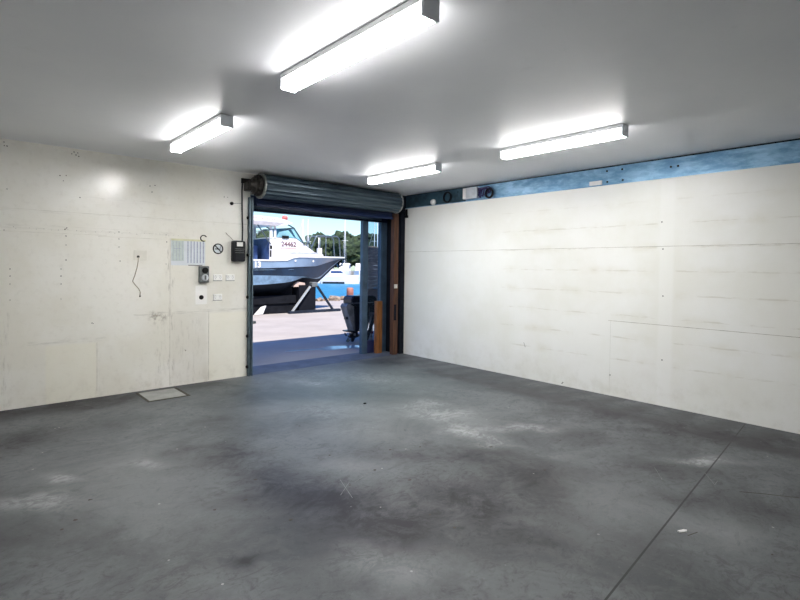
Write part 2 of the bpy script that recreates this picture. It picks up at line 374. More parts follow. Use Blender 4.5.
def make_floor():
    st = .03
    nx = int(round(-X0 / st)); ny = int(round(-Y0 / st))
    xs = np.linspace(X0, 0, nx + 1); ys = np.linspace(Y0, 0, ny + 1)
    GX, GY = np.meshgrid(xs, ys)
    a = .7301
    def field(A):
        F = np.zeros_like(GX)
        for cx, cy, ra, rd, k in A:
            dx, dy = GX - cx, GY - cy
            u = dx * math.cos(a) - dy * math.sin(a); v = dx * math.sin(a) + dy * math.cos(a)
            u = u + .06 * np.sin(9 * v + cx * 7) + .03 * np.sin(23 * v + cy); v = v + .05 * np.sin(11 * u + cy * 5)
            F = 1 - (1 - F) * (1 - k * np.exp(-((u / ra) ** 2 + (v / rd) ** 2) * .9))
        return F
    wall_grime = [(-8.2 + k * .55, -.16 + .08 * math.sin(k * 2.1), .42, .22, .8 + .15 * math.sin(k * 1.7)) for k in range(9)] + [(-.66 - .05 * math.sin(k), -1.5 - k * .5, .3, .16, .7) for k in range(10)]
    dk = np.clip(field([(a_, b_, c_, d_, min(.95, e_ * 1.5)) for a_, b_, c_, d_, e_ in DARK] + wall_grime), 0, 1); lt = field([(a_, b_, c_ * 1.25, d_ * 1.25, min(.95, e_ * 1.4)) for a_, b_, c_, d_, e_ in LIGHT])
    daylight = np.exp(-(((GX + 2.2) / 1.9) ** 2 + ((GY + 1.3) / 1.5) ** 2)) * .8  # bluish daylight from the doorway painted into the floor colour
    # the sunk pit cover and its grimy edge beside the left wall
    me = bpy.data.meshes.new('floor')
    n = (nx + 1) * (ny + 1)
    verts = np.stack([GX.ravel(), GY.ravel(), np.zeros(n)], 1)
    i = np.arange(nx)[None, :] + (np.arange(ny) * (nx + 1))[:, None]
    faces = np.stack([i, i + 1, i + nx + 2, i + nx + 1], -1).reshape(-1, 4)
    me.vertices.add(n); me.vertices.foreach_set('co', verts.ravel())
    me.loops.add(faces.size); me.loops.foreach_set('vertex_index', faces.ravel())
    me.polygons.add(len(faces)); me.polygons.foreach_set('loop_start', np.arange(0, faces.size, 4))
    me.update(calc_edges=True)
    at = me.color_attributes.new('stain_daylight', 'FLOAT_COLOR', 'POINT')
    at.data.foreach_set('color', np.stack([dk, lt, daylight, np.ones_like(dk)], -1).astype(np.float32).ravel())
    bm = bmesh.new(); bm.from_mesh(me)
    m = MB(); m.bm.free(); m.bm = bm
    m.box(X0, 0, Y0, 0, -.2, -.02)
    rnd = random.Random(9)
    m.mi = 3
    for x, y in SPK:
        r = rnd.uniform(.006, .014)
        q = rnd.uniform(0, 6)
        m.prism([(x + r * rnd.uniform(.7, 1.6) * math.cos(q + k), y + r * rnd.uniform(.5, 1.2) * math.sin(q + k)) for k in (0, 1, 2, 3, 4, 5)], 'z', .0003, .0016)
    for x0, y0, x1, y1 in SEGD:
        m.bar((x0, y0, .0006), (x1, y1, .0006), .005, .0012)
    m.mi = 2
    for x0, y0, x1, y1 in SEGW:
        m.bar((x0, y0, .0006), (x1, y1, .0006), .0035, .0012)
    for q in bm.faces: q.smooth = False
    o = bpy.data.objects.new('floor', me); C.objects.link(o)
    bm.to_mesh(me); bm.free()
    for k in ('floor', 'oil', 'scratch', 'hole'): me.materials.append(M[k])
    o['kind'] = 'structure'; ORG[o.name] = Vector()
M['oil'] = mat('oily_line', (.035, .035, .038), .6, var=.3)
M['scratch'] = mat('pale_scratch', (.17, .175, .17), .8, var=.3, scale=30)
make_floor()
struct('ceiling', MB().box(X0, 0, Y0, -.002, H, H + .12), 'ceil')

m = MB()
m.box(X0, DL - .045, 0, .4, 0, H)
m.box(DL - .05, DL + .01, .03, .4, 0, 2.76)
m.box(DL - .05, DR + .0, .0, .4, 2.76, H)
m.box(X0 - .4, 6, .08, .4, H + .01, 4.4)
m.mi = 1      # nail and screw holes, single and in rows, as in the lining boards
dots = [(-6.003,2.979),(-5.977,2.939),(-6.0,2.94),(-5.348,2.975),(-5.328,2.943),(-5.37,2.95),(-5.31,2.97),(-5.30,2.93),(-5.488,2.678),(-5.426,2.686),(-5.455,2.62),(-5.978,2.465),(-5.288,2.441),(-5.429,2.06),(-5.429,1.972),(-5.429,1.866),(-5.429,1.688),(-5.42,2.07),(-5.44,2.05),(-4.869,2.051),(-4.869,1.963),(-4.869,1.862),(-5.954,1.578),(-5.954,1.499),(-5.955,1.41),(-5.955,1.231),(-5.479,1.581),(-5.479,1.498),(-5.479,1.404),(-5.479,1.227),(-4.509,2.67),(-4.448,2.684),(-4.484,2.595),(-6.005,2.009),(-5.163,.922),(-5.15,.915),(-4.857,1.686),(-4.309,2.043),(-4.308,1.656),(-4.3,1.95),(-4.058,.478),(-4.05,.47),(-3.52,2.63),(-3.47,2.63),(-6.3,1.578),(-6.3,1.4),(-6.3,2.05)]
rnd = random.Random(2)
for k in range(26): dots.append((-5.95 + k * .075 + rnd.uniform(-.03, .03), 2.04 + rnd.uniform(-.01, .012)))
for i, (x, z) in enumerate(dots):
    m.disc((x, -.0005, z), (.0065 if i < 47 else .0032) * rnd.uniform(.7, 1.15), 'y', .0012, 8)
m.mi = 3
for x0, x1, z in ((-8.5, -5.0, 2.0), (-5.1, -4.26, 1.985), (-4.7, -3.17, 1.0), (-8.5, -3.17, 2.255)):
    m.box(x0, x1, -.0012, .001, z - .0022, z + .0022)
m.mi = 2
for x, z0, z1 in ((-4.256, .02, 2.0), (-3.735, .02, 1.0), (-5.11, .08, .68)):
    m.box(x - .002, x + .002, -.0012, .001, z0, z1)
struct('wall_back', m, ['wall_b', 'hole', 'seam', mat('board_joint_pale', (.62, .595, .53), .8, var=.2, scale=6)])

m = MB()
m.box(0, .12, Y0, -.0, 0, HP)
m.mi = 1
for y, z in ((-4.639,2.241),(-4.658,1.912),(-4.67,1.341),(-4.676,.562),(-4.036,.27),(-3.347,.035),(-3.36,.05)):
    m.disc((-.0005, y, z), .008, 'x', .0012, 8)
m.bar((-.0005, -2.70, .54), (-.0005, -2.73, .47), .008, .002)
m.mi = 2
m.box(-.0012, .001, -5.99, -.02, 1.943, 1.947)
m.box(-.0012, .001, -8.99, -4.0, .983, .988)
m.mi = 3; m.box(-.0008, .001, -4.031, -4.029, .02, .985)
m.box(-.0012, .001, -9.5, -5.99, 1.943, 1.947)
struct('wall_right', m, ['wall_r', 'hole', 'seam', mat('faint_joint', (.56, .55, .5), .8)])
struct('wall_left', MB().box(X0 - .12, X0, Y0, 0, 0, H), 'plain')
struct('wall_front', MB().box(X0 - .12, .12, Y0 - .12, Y0, 0, H), 'plain')
# recess, its darkness painted near black, between the door's side and the right wall lining, and wall beyond
m = MB(); m.box(DR, .15, .002, .44, 0, H); m.box(.15, 6, .1, .44, 0, H + .02)
struct('trim_1', m, 'dark')
struct('trim_2', MB().box(.032, .12, Y0, -.0, HP + .001, H + .1), 'dark')
#struct('trim_3', MB().box(-.012, -.0005, -.055, -.003, 0, HP - .01), 'dark')     # black stop where the lining ends

# sunk pit cover by the left wall
t = thing('pit_cover', (-4.44, -.36, 0), 'pale concrete slab cover let into the grey floor below the left wall', 'cover')
M['slab'] = mat('pale_slab', (.27, .275, .26), .7, var=.15, scale=5)
M['grimef'] = mat('mossy_grime', (.05, .048, .036), .9, var=.4, scale=12)
MB().box(-4.67, -4.24, -.60, -.12, .0005, .004).build('slab', 'slab', t)
m = MB()
for a in ((-4.70, -4.67, -.63, -.09), (-4.24, -4.20, -.63, -.09)): m.box(*a, .0004, .002)
for a in ((-4.70, -4.20, -.64, -.60), (-4.70, -4.20, -.12, -.09)): m.box(*a, .0004, .0022)
m.build('joint', 'grimef', t)

# ------------------------------------------------------------------ ceiling lights
def batten(x, y0, y1, label):
    t = thing('fluorescent_batten', (x, (y0 + y1) / 2, H), label, 'ceiling light', 'fluorescent battens on the ceiling')
    w = .058; z0 = H - .112
    MB().box(x - w, x + w, y0, y1, H - .04, H - .006).box(x - w + .015, x + w - .015, y0 + .02, y1 - .02, H - .008, H - .0005).build('housing', 'fix', t)
    d = MB().prism([(x - w + .003, H - .04), (x - w + .003, z0 + .01), (x - w + .013, z0), (x + w - .013, z0), (x + w - .003, z0 + .01), (x + w - .003, H - .04)], 'y', y0 + .012, y1 - .012)
    d.build('diffuser', 'lamp', t)
    for ya, yb in ((y0 - .006, y0 + .012), (y1 - .012, y1 + .006)):
        MB().box(x - w - .001, x + w + .001, ya, yb, z0 - .003, H - .006, .004).build('end_cap', 'cap', t)
    return t
batten(-4.575, -2.61, -1.21, 'lit white fluorescent batten over the cream wall, leftmost of the ceiling lights')
batten(-4.635, -5.26, -3.82, 'largest and nearest lit fluorescent batten, cut off by the top edge of the photo')
batten(-1.73, -2.53, -1.11, 'lit fluorescent batten nearest the roller door and the far corner')
batten(-1.74, -4.95, -3.56, 'lit fluorescent batten alongside the blue steel beam, rightmost of the ceiling lights')

# ------------------------------------------------------------------ steel beam along the right wall
t = thing('steel_beam', (.03, -3, HP), 'blue galvanised steel beam running above the white right wall', 'beam')
m = MB(); m.box(.018, .031, Y0, -.003, HP + .002, H - .006); m.box(.004, .031, Y0, -.003, HP + .0005, HP + .012)
m.build('web', 'galv', t)
MB().box(.010, .018, -1.49, -.004, HP + .012, H - .012).build('shaded_end', mat('teal_shade', (.03, .07, .10), .4, .2, var=.5, scale=5), t, label='dark teal end of the beam, lamp falloff painted in')  # lamp falloff towards the corner painted as a darker colour
MB().box(.006, .031, Y0, -.003, H - .012, H - .001).build('top_flange', 'dark', t)
for y, z in ((-3.931,2.955),(-4.132,2.952),(-4.142,2.812),(-3.938,2.812),(-4.72,2.90),(-4.80,2.90),(-1.32,2.95)):
    MB().lathe((.018, y, z), [(.014, 0), (.014, -.006), (.008, -.012)], 6, 'x').build('bolt', 'ink', t)
t = thing('junction_box', (.018, -1.64, HP), 'white junction box on the blue beam between two black cable coils', 'junction box')
MB().box(-.06, .016, -1.79, -1.49, 2.80, 2.985, .008).build('body', 'label', t)
MB().box(-.066, -.060, -1.56, -1.495, 2.81, 2.975, .002).build('cover', 'white', t)
t = tag(MB().lathe((.018, -.75, HP + .06), [(.055, .0), (.055, -.03), (.04, -.06), (.0, -.075)], 14, 'x').build('dome_sensor', 'white', org=(0, 0, 0)), 'small white dome fitting on the dark corner end of the blue beam', 'sensor')
def ring(cx, cy, cz, r, turns, th, ph=0):
    n = 20 * turns
    return [(cx + .006 * math.sin(k * .7) - .012 * k / n, cy + r * (1 + .05 * math.sin(k)) * math.cos(ph + 2 * PI * k / 20), cz + r * (1 + .05 * math.cos(k * 1.3)) * math.sin(ph + 2 * PI * k / 20)) for k in range(n)]
tag(MB().tube(ring(-.012, -1.10, 2.88, .085, 3, .006), .014, 6).build('cable_coil', 'black'), 'black cable coil hanging on the dark end of the beam, nearer the corner', 'cable', )
t = thing('cable_coil', (0, -1.95, HP), 'black cable coil beside the right side of the white junction box', 'cable')
MB().tube(ring(-.02, -2.02, 2.855, .07, 3, .006), .015, 6).build('loop', 'black', t)
m = MB()
for k in range(5):
    y = -1.80 - k * .05; m.tube([(-.005 - .006 * k, -1.795, 2.83 + .03 * k), (-.02, y, 2.95 + .012 * math.sin(k * 2)), (-.018, y - .06, 2.93), (-.012, y - .03, 2.80 + .02 * k), (-.02, y + .02, 2.86)], .011, 6)
m.build('lead', mat('indigo_cable', (.03, .02, .10), .4), t)
tag(MB().box(-.012, .016, -3.87, -3.70, 2.782, 2.838, .006).build('cable_cover', 'white'), 'small white plastic bracket at the lower edge of the blue beam', 'bracket')
t = tag(MB().box(-.03, -.0005, -.07, -.035, 2.62, 2.75).box(-.035, -.0005, -.085, -.03, 2.59, 2.635).build('corner_bracket', 'ink'), 'small dark metal bracket high in the corner of the white right wall', 'bracket')

# ------------------------------------------------------------------ roller door
yd, zd, R = -.215, 2.818, .185
t = thing('roller_door', (-1.7, 0, 2.5), 'rolled-up grey steel roller door drum above the open doorway', 'roller door')
prof = []
n = 96
for k in range(n):
    a = 2 * PI * k / n
    rr = R - .012 + .007 * math.cos(a * 16)
    prof.append((yd + rr * math.cos(a), zd + rr * math.sin(a)))
m = MB().prism(prof, 'x', -3.06, -.42)
o = m.build('curtain_roll', 'curtain', t)
m = MB(); tp = []
for k in range(13):
    z = 2.79 - k * .019; tp.append((-.045 + (.008 if k % 2 else 0), z))
back = [(y + .006, z) for y, z in tp[::-1]]
m.prism(tp + back, 'x', -3.05, -.36)
m.build('curtain_tail', 'navy', t)  # same curtain as the roll, its shade painted as navy
MB().box(-3.05, -.36, -.065, -.02, 2.535, 2.572, .004).build('bottom_rail', 'navy', t)
MB().lathe((-3.075, yd, zd), [(R - .01, -.01), (R + .003, -.01), (R + .003, .018), (R - .02, .018)], 32, 'x').build('drum_rim', 'rim', t)
MB().lathe((-.41, yd, zd), [(R - .01, -.018), (R + .001, -.018), (R + .001, .01), (R - .02, .01)], 32, 'x').build('drum_rim', 'rim', t)
m = MB().lathe((-3.09, yd, zd), [(.155, 0), (.155, -.035), (.11, -.05), (.11, -.10), (.06, -.115), (.06, -.15)], 20, 'x')
for k in range(14):
    a = k * 2 * PI / 14; m.box(-3.15, -3.125, yd + .135 * math.cos(a) - .015, yd + .135 * math.cos(a) + .015, zd + .135 * math.sin(a) - .015, zd + .135 * math.sin(a) + .015)
m.tube([(-3.16, yd + .11 * math.cos(a), zd + .11 * math.sin(a)) for a in [k * PI / 8 for k in range(16)]], .014, 6, True)
m.build('drive_gear', 'grime', t)
m = MB(); m.box(-3.27, -3.12, -.03, -.001, 2.86, 2.93); m.box(-3.20, -3.165, -.27, -.001, 2.78, 2.90); m.box(-3.25, -3.15, -.20, -.05, 2.74, 2.86, .01)
m.build('support_bracket', 'grime', t)
m = MB(); m.box(-3.163, -3.153, -.055, -.001, .002, 2.66); m.box(-3.107, -3.097, -.055, -.001, .002, 2.66); m.box(-3.163, -3.097, -.012, -.001, .002, 2.66)
m.box(-3.163, -3.140, -.058, -.052, .002, 2.66); m.box(-3.120, -3.097, -.058, -.052, .002, 2.66)
gt = m.build('guide_track', 'track', t)
for z in (2.355, 1.806, 1.179, .60, .141):
    MB().lathe((-3.173, -.03, z), [(.026, .012), (.026, -.006), (.014, -.016)], 8, 'x').build('bolt', 'ink', gt)
MB().box(-3.097, -3.045, -.055, -.03, .78, .82, .004).build('latch', 'grey', t)

# timber jamb on the right with a small switch, black gap both sides
t = thing('door_post', (-.21, .05, 0), 'dark varnished timber post at the right side of the roller door', 'post')
m = MB(); m.box(-.265, -.158, .001, .10, 0, 2.66, .004); m.build('timber', 'timber', t)
MB().box(-.255, -.20, -.006, .001, .65, .95, .003).build('rubbed_patch', 'dark', t)
t = thing('light_switch', (-.235, 0, 1.30), 'small cream light switch on the dark timber door post', 'switch')
MB().box(-.26, -.185, -.014, .0008, 1.255, 1.33, .004).build('plate', 'offwhite', t)
MB().box(-.232, -.212, -.020, -.014, 1.275, 1.31, .002).build('rocker', 'white', t)

# outer aluminium door frame with the fixed glass side
t = thing('glazed_door_frame', (-1.5, .45, 0), 'navy and blue-grey metal frame of the doorway with its narrow glass side panel', 'door frame')
MB().box(-3.11, -.10, .40, .50, 2.515, 2.76, .004).build('header', 'navy', t)
m = MB(); m.box(-3.11, -.26, .385, .402, 2.545, 2.60); m.build('header_track', 'frame', t)
MB().box(-3.06, -2.96, .41, .49, 0, 2.515, .004).build('jamb', 'frame', t)
MB().box(-.25, -.105, .40, .50, 0, 2.515, .004).build('jamb', 'frame', t)
MB().box(-.69, -.562, .41, .49, 0, 2.515, .004).build('mullion', 'frame', t)
MB().box(-.562, -.25, .43, .47, 0, .24, .003).build('kick_plate', mat('kick_plate_navy', (.015, .022, .08), .35, .1), t)
MB().box(-.562, -.25, .447, .453, .24, 2.515).build('glass_pane', glass_mat('side_glass', (.80, .88, .95), .12), t)
tag(MB().box(-.42, -.285, .30, .385, 0, 1.0, .008).build('timber_stump', 'timber2'), 'short orange-brown timber post standing against the glass side of the doorway', 'post')

# ------------------------------------------------------------------ things on the left wall
E_ = -.0015
t = thing('door_opener', (-3.33, 0, 1.70), 'black door control unit with a white label hanging by the doorway', 'door control')
bm = MB().box(-3.425, -3.235, -.11, E_, 1.70, 2.01, .035); bm.build('body', 'black', t)
MB().box(-3.375, -3.285, -.1135, -.1095, 1.925, 1.985, .001).build('label_plate', 'white', t)
m = MB();
for z in (1.86, 1.885, 1.83): m.box(-3.40, -3.27, -.1125, -.1095, z, z + .006)
m.build('printed_lines', 'grey', t)
t = tag(MB().tube([(-3.262, -.03, 2.90), (-3.262, -.02, 2.75), (-3.258, -.02, 2.45), (-3.25, -.02, 2.2), (-3.262, -.035, 1.99)], .011, 8).build('power_cable', 'black'), 'black cable running down the wall from the door motor to the control unit', 'cable')
t = thing('no_smoking_sign', (-3.607, 0, 1.883), 'round black and white no smoking sticker on the cream wall', 'sign')
m = MB()
m.disc((-3.607, -.002, 1.883), .070, 'y', .0012, 28); m.build('backing', 'paper', t)
m = MB(); pts = [(-3.607 + .068 * math.cos(k * PI / 16), -.004, 1.883 + .068 * math.sin(k * PI / 16)) for k in range(32)]
m.tube(pts, .0085, 6, True); m.bar((-3.655, -.0045, 1.931), (-3.559, -.0045, 1.835), .003, .015)
m.build('prohibition_ring', 'ink', t)
m = MB(); m.box(-3.650, -3.585, -.0045, -.003, 1.872, 1.886); m.box(-3.578, -3.572, -.0045, -.003, 1.872, 1.886); m.tube([(-3.575, -.004, 1.89), (-3.568, -.004, 1.90), (-3.58, -.004, 1.91), (-3.572, -.004, 1.922)], .003, 5)
m.build('cigarette', 'ink', t)
# wall chart
t = thing('wall_chart', (-4.02, 0, 1.63), 'wide pale paper chart with columns taped to the cream wall', 'chart')
MB().box(-4.246, -3.790, -.004, E_, 1.640, 1.982).build('sheet', 'paper', t)
MB().box(-4.240, -4.080, -.0052, -.004, 1.70, 1.975).build('left_page', 'paperg', t)
m = MB()
for k in range(6): m.box(-4.033 + k * .042, -4.018 + k * .042, -.0052, -.004, 1.675, 1.972)
for k in range(4): m.box(-4.22 + k * .04, -4.216 + k * .04, -.006, -.0052, 1.71, 1.965)
m.box(-4.21, -4.12, -.006, -.0052, 1.865, 1.871)
m.build('printed_columns', 'paperb', t)
m = MB(); m.box(-4.246, -3.785, -.0056, -.0045, 1.974, 2.0); m.build('tape', 'tape', t)
MB().box(-4.02, -3.83, -.007, -.004, 1.638, 1.648).build('clip_strip', 'grey', t)
tag(MB().tube([(-3.815 + .042 * math.cos(a), -.012, 2.022 + .042 * math.sin(a)) for a in [PI * .15 + k * PI * .13 for k in range(12)]], .007, 6).build('wire_hook', 'ink'), 'small dark open hook at the top right corner of the paper chart', 'hook')
# isolator
t = thing('isolator_switch', (-3.81, 0, 1.40), 'grey isolator box with a round black socket below the paper chart', 'isolator')
MB().box(-3.885, -3.755, -.07, E_, 1.405, 1.635, .012).build('body', 'grey', t)
MB().lathe((-3.815, -.07, 1.575), [(.042, .0), (.042, -.02), (.034, -.028)], 18, 'y').build('socket', 'ink', t)
m = MB().lathe((-3.815, -.07, 1.475), [(.046, 0), (.046, -.01), (.038, -.014)], 18, 'y'); m.build('dial', 'label', t)
MB().box(-3.825, -3.805, -.10, -.07, 1.445, 1.505, .004).build('handle', 'grey', t)
# power points
def gpo(x, z, label):
    t = thing('power_outlet', (x, 0, z), label, 'power outlet', 'double power outlets on the cream wall')
    MB().box(x - .064, x + .064, -.014, E_, z - .043, z + .043, .004).build('plate', 'white', t)
    for s in (-1, 1):
        c = x + s * .034; m = MB()
        m.bar((c - .014, -.0145, z - .002), (c - .007, -.0145, z + .012), .003, .0025); m.bar((c + .014, -.0145, z - .002), (c + .007, -.0145, z + .012), .003, .0025); m.box(c - .0015, c + .0015, -.016, -.0138, z - .022, z - .010)
        m.build('socket_slots', 'grey', t)
    for s in (-1, 1): MB().box(x + s * .034 - .008, x + s * .034 + .008, -.019, -.0135, z + .020, z + .034, .002).build('rocker', 'offwhite', t)
    MB().box(x - .066, x + .066, -.006, E_, z - .050, z - .043).build('base_edge', 'grey', t)
gpo(-3.612, 1.473, 'white double power outlet directly under the no smoking sticker')
gpo(-3.428, 1.472, 'white double power outlet under the black control unit, nearest the doorway')
gpo(-3.612, 1.193, 'white double power outlet beside the round black cable hole, lowest of the outlets')
tag(MB().disc((-3.84, -.003, 1.196), .032, 'y', .002, 18).build('cable_hole', 'ink'), 'round black cable hole in the cream wall below the isolator', 'hole')
t = thing('blank_plate', (-4.62, 0, 1.76), 'cream wall plate with a thin wire trailing down from its black hole', 'plate')
MB().box(-4.70, -4.545, -.008, E_, 1.70, 1.83, .003).build('plate', 'offwhite', t)
MB().disc((-4.65, -.009, 1.745), .017, 'y', .002, 12).build('hole', 'ink', t)
MB().tube([(-4.65, -.014, 1.741), (-4.653, -.02, 1.68), (-4.665, -.014, 1.60), (-4.69, -.01, 1.50), (-4.715, -.01, 1.43), (-4.69, -.012, 1.39), (-4.645, -.012, 1.335), (-4.625, -.012, 1.29), (-4.627, -.008, 1.24)], .0055, 6).build('wire', 'wire', t)
MB().lathe((-4.627, -.008, 1.235), [(.010, -.008), (.010, .008)], 8, 'z').build('wire_end', 'ink', t)
t = thing('sensor_knob', (-3.41, 0, 2.546), 'small black sensor with a thin lead high on the wall left of the door cable', 'sensor')
MB().lathe((-3.412, -.001, 2.546), [(.024, 0), (.024, -.02), (.012, -.035)], 12, 'y').build('cap', 'ink', t)
MB().tube([(-3.41, -.012, 2.546), (-3.35, -.006, 2.555), (-3.27, -.008, 2.56)], .004, 6).build('lead', 'grey', t)
tag(MB().tube([(-3.50, -.008, 2.12), (-3.47, -.006, 2.09), (-3.43, -.006, 2.06), (-3.39, -.02, 2.01)], .004, 6).build('thin_wire', 'wire'), 'short beige wire slanting into the top of the black control unit', 'wire')

# ------------------------------------------------------------------ loose bits on the floor
tag(MB().prism([(-3.028, -5.925), (-2.985, -5.953), (-2.962, -5.945), (-2.975, -5.928), (-3.02, -5.91)], 'z', .001, .008).build('paper_scrap', 'white'), 'small white scrap lying on the floor right of the sawn joint', 'scrap')
tag(MB().blob((-2.74, -2.33, .008), .02, 1, .3, 2, (1.3, .8, .5)).build('black_pebble', 'ink'), 'small black pebble on the floor in front of the doorway', 'pebble')

# ------------------------------------------------------------------ outside: ground, water, shore
M['apron'] = mat('sunlit_concrete_apron', (.30, .275, .255), .9, var=.10, scale=.8, bump=.05)
M['rock'] = mat('rubble_brown', (.24, .18, .13), .9, var=.45, scale=8, bump=.4)
s = NT('harbour_water'); w = s.noise(.9, 5, .6, s.pos((1, 1, 1))); w2 = s.noise(5, 4, .6)
s.set(Base_Color=s.mix(s.ramp(w, .35, .65), (.006, .12, .24), (.02, .20, .34)), Roughness=.35, Specular_IOR_Level=.12); s.bump(s.math('ADD', w, s.math('MULTIPLY', w2, .4)), .6, .08)
M['water'] = s.m
struct('trim_3', MB().box(-3.10, -.10, .0, .60, -.1, .0015), mat('sill_shade_blue', (.075, .095, .135), .7, var=.25, scale=3))  # sill slab; blue of the doorway shade put into its colour
m = MB(); m.box(-14, 14.5, 0.0, 13.6, -1.6, 0)
struct('pavement', m, 'apron')
m = MB(); m.box(-160, 220, 13.7, 260, -1.7, -1.0); struct('sea', m, 'water')
m = MB(); m.box(14.5, 220, -60, 260, -1.75, -1.02); struct('sea_side', m, 'water')
rr = random.Random(5)
for k in range(26):
    x = 1.5 + k * .5 + rr.uniform(-.1, .1); big = rr.uniform(.13, .3)
    o = MB().blob((0, 0, 0), big, 2, .5, 1.6, (1.5, 1, .6)).build('quay_rock', 'rock')
    o.location = (x, 13.3 + rr.uniform(-.2, .15), big * .30); o.rotation_euler = (0, 0, rr.uniform(0, 6))
    tag(o, 'brown rock in the low rubble row along the quay edge', 'rock', 'brown rocks along the quay edge')
# wet patch; the sun glinting on it is painted as a pale colour
s = NT('wet_glint'); s.set(Base_Color=s.mix(s.noise(9), (.22, .30, .36), (.42, .52, .58)), Roughness=.06)
M['wet'] = s.m
pp = []
for k in range(40):
    a = k * 2 * PI / 40; u = 1.05 * math.cos(a) * (1 + .25 * math.sin(3 * a) + .12 * math.sin(7 * a)); v = .30 * math.sin(a) * (1 + .4 * math.sin(5 * a + 1))
    pp.append((-.55 + u * .80 - v * .6, 1.28 + -u * .16 + v * .8))
o = MB().prism(pp, 'z', .0005, .003).build('puddle', 'wet'); tag(o, 'pale wet puddle on the shaded concrete outside the doorway', 'puddle', kind='stuff')

# ------------------------------------------------------------------ motor boat on its cradle
M['hull_up'] = mat('hull_slate_blue', (.25, .35, .47), .28, .1, var=.12, scale=1.5)
M['hull_dark'] = mat('hull_shadow_band', (.006, .022, .05), .4, .0, var=.3, scale=3)  # shadow under the hull knuckle painted as a dark band
M['hull_low'] = mat('hull_low_bounce', (.22, .36, .50), .35, .1, var=.25, scale=5)  # light bounced off the pavement painted into the lower side
M['anti'] = mat('antifouling_dark', (.012, .018, .03), .7, var=.3, scale=3, Specular_IOR_Level=.2)
M['gel'] = mat('white_gelcoat', (.74, .73, .72), .3, var=.04, scale=2)
M['steel'] = mat('dull_steel_tube', (.10, .13, .15), .35, .5, var=.2)
M['bglass'] = mat('tinted_boat_glass', (.22, .42, .50), .08, .2, var=.3, scale=1.5)
M['canvas'] = mat('navy_canvas', (.02, .05, .14), .7, var=.4, scale=4)
M['red'] = mat('faded_red', (.55, .13, .11), .5, var=.2)
M['redtxt'] = mat('faded_red_paint', (.62, .36, .32), .6, var=.2, scale=12)
M['regtxt'] = mat('maroon_grey_paint', (.16, .09, .10), .6)
M['galvl'] = mat('light_galvanised', (.45, .47, .48), .4, .4)
t = thing('motor_boat', (1, 9.35, 0), 'slate blue motor boat with white cabin marked 24462 propped on the hard', 'boat')
YC = 9.35
S = [-4, -2.5, -1, .5, 1.4, 2.0, 2.25, 2.5, 2.8, 3.1, 3.4, 3.65, 3.9, 4.1, 4.3, 4.5, 4.7, 4.88, 5.03, 5.15, 5.25]
def lerp(x, T):
    for (a, va), (b, vb) in zip(T, T[1:]):
        if x <= b: return va + (vb - va) * max(0, (x - a)) / (b - a)
    return T[-1][1]
gz = [(-4, 1.85), (1.95, 1.855), (2.35, 2.0), (5.25, 2.035)]
kz = [(-4, .50), (2.6, .55), (3.4, .70), (3.9, .93), (4.3, 1.25), (4.7, 1.58), (5.03, 1.86), (5.25, 2.03)]
gw = [(-4, 1.15), (-1, 1.25), (2, 1.24), (2.8, 1.15), (3.4, 1.0), (3.9, .82), (4.3, .64), (4.7, .43), (5.03, .22), (5.25, .02)]
sz = [(-4, 1.50), (.9, 1.545), (3.4, 1.65), (5.25, 2.0)]
sw = [(-4, 1.12), (-1, 1.22), (2, 1.2), (2.8, 1.05), (3.4, .83), (3.9, .58), (4.3, .36), (4.7, .18), (5.03, .08), (5.25, .015)]
az = [(-4, 1.30), (.9, 1.34), (2.8, 1.29), (3.4, 1.22), (3.9, 1.2), (5.25, 2.0)]
lz = [(-4, .96), (.9, 1.0), (2.2, 1.09), (2.9, 1.26), (3.4, 1.2), (3.9, 1.15), (5.25, 2.0)]
rows = []
for x in S:
    g, k = lerp(x, gz), lerp(x, kz); w, ws = lerp(x, gw), lerp(x, sw)
    def cl(z, f): return max(z, k + (g - k) * f)
    z3 = cl(lerp(x, sz), .55); z2 = cl(lerp(x, az), .35); z1 = min(cl(lerp(x, lz), .25), z2 - .003)
    rows.append([(0, k), (ws * .90 * lerp(x, [(-4, 1), (2.5, 1), (4.3, .55), (5.25, .3)]), z1), (ws * .97 * lerp(x, [(-4, 1), (2.5, 1), (4.3, .75), (5.25, .5)]), z2), (ws, z3), (ws + .025 if x < 4.5 else ws, z3 + .012), (w, g - .055), (w + .02, g - .05), (w + .02, g), (w - .10 if w > .15 else 0, g), (w - .12 if w > .15 else 0, g - .06), (0, g - .06)])
def strip(rng, name, mt, parent):
    m = MB()
    for s_ in (-1, 1):
        for a, b in rng:
            vs = [[m.bm.verts.new((x, YC + s_ * r[j][0], r[j][1])) for j in (a, b)] for x, r in zip(S, rows)]
            for A, B in zip(vs, vs[1:]):
                try: f = m.bm.faces.new((A[0], B[0], B[1], A[1]) if s_ < 0 else (A[1], B[1], B[0], A[0])); f.smooth = True
                except ValueError: pass
    return m.build(name, mt, parent)
hull = strip([(3, 4), (4, 5)], 'hull_side', 'hull_up', t)
strip([(0, 1)], 'hull_bottom', 'anti', t)
strip([(1, 2)], 'lower_side', 'hull_low', t)
strip([(2, 3)], 'dark_band', 'hull_dark', t)
strip([(5, 6), (6, 7), (7, 8), (8, 9)], 'gunwale', 'gel', t)
strip([(9, 10)], 'deck', 'gel', t)
m = MB(); r0 = rows[0]; m._new([(-4, YC + s_ * r[0], r[1]) for s_ in (-1,) for r in r0[:8]] + [(-4, YC + r[0], r[1]) for r in r0[7:0:-1]], [tuple(range(15))]); m.build('transom', 'hull_up', t)
for xx in (2.35, 3.15): MB().disc((xx, YC - lerp(xx, gw) + .005, 1.83), .035, 'y', .008, 10).build('fairlead', 'gel', t)
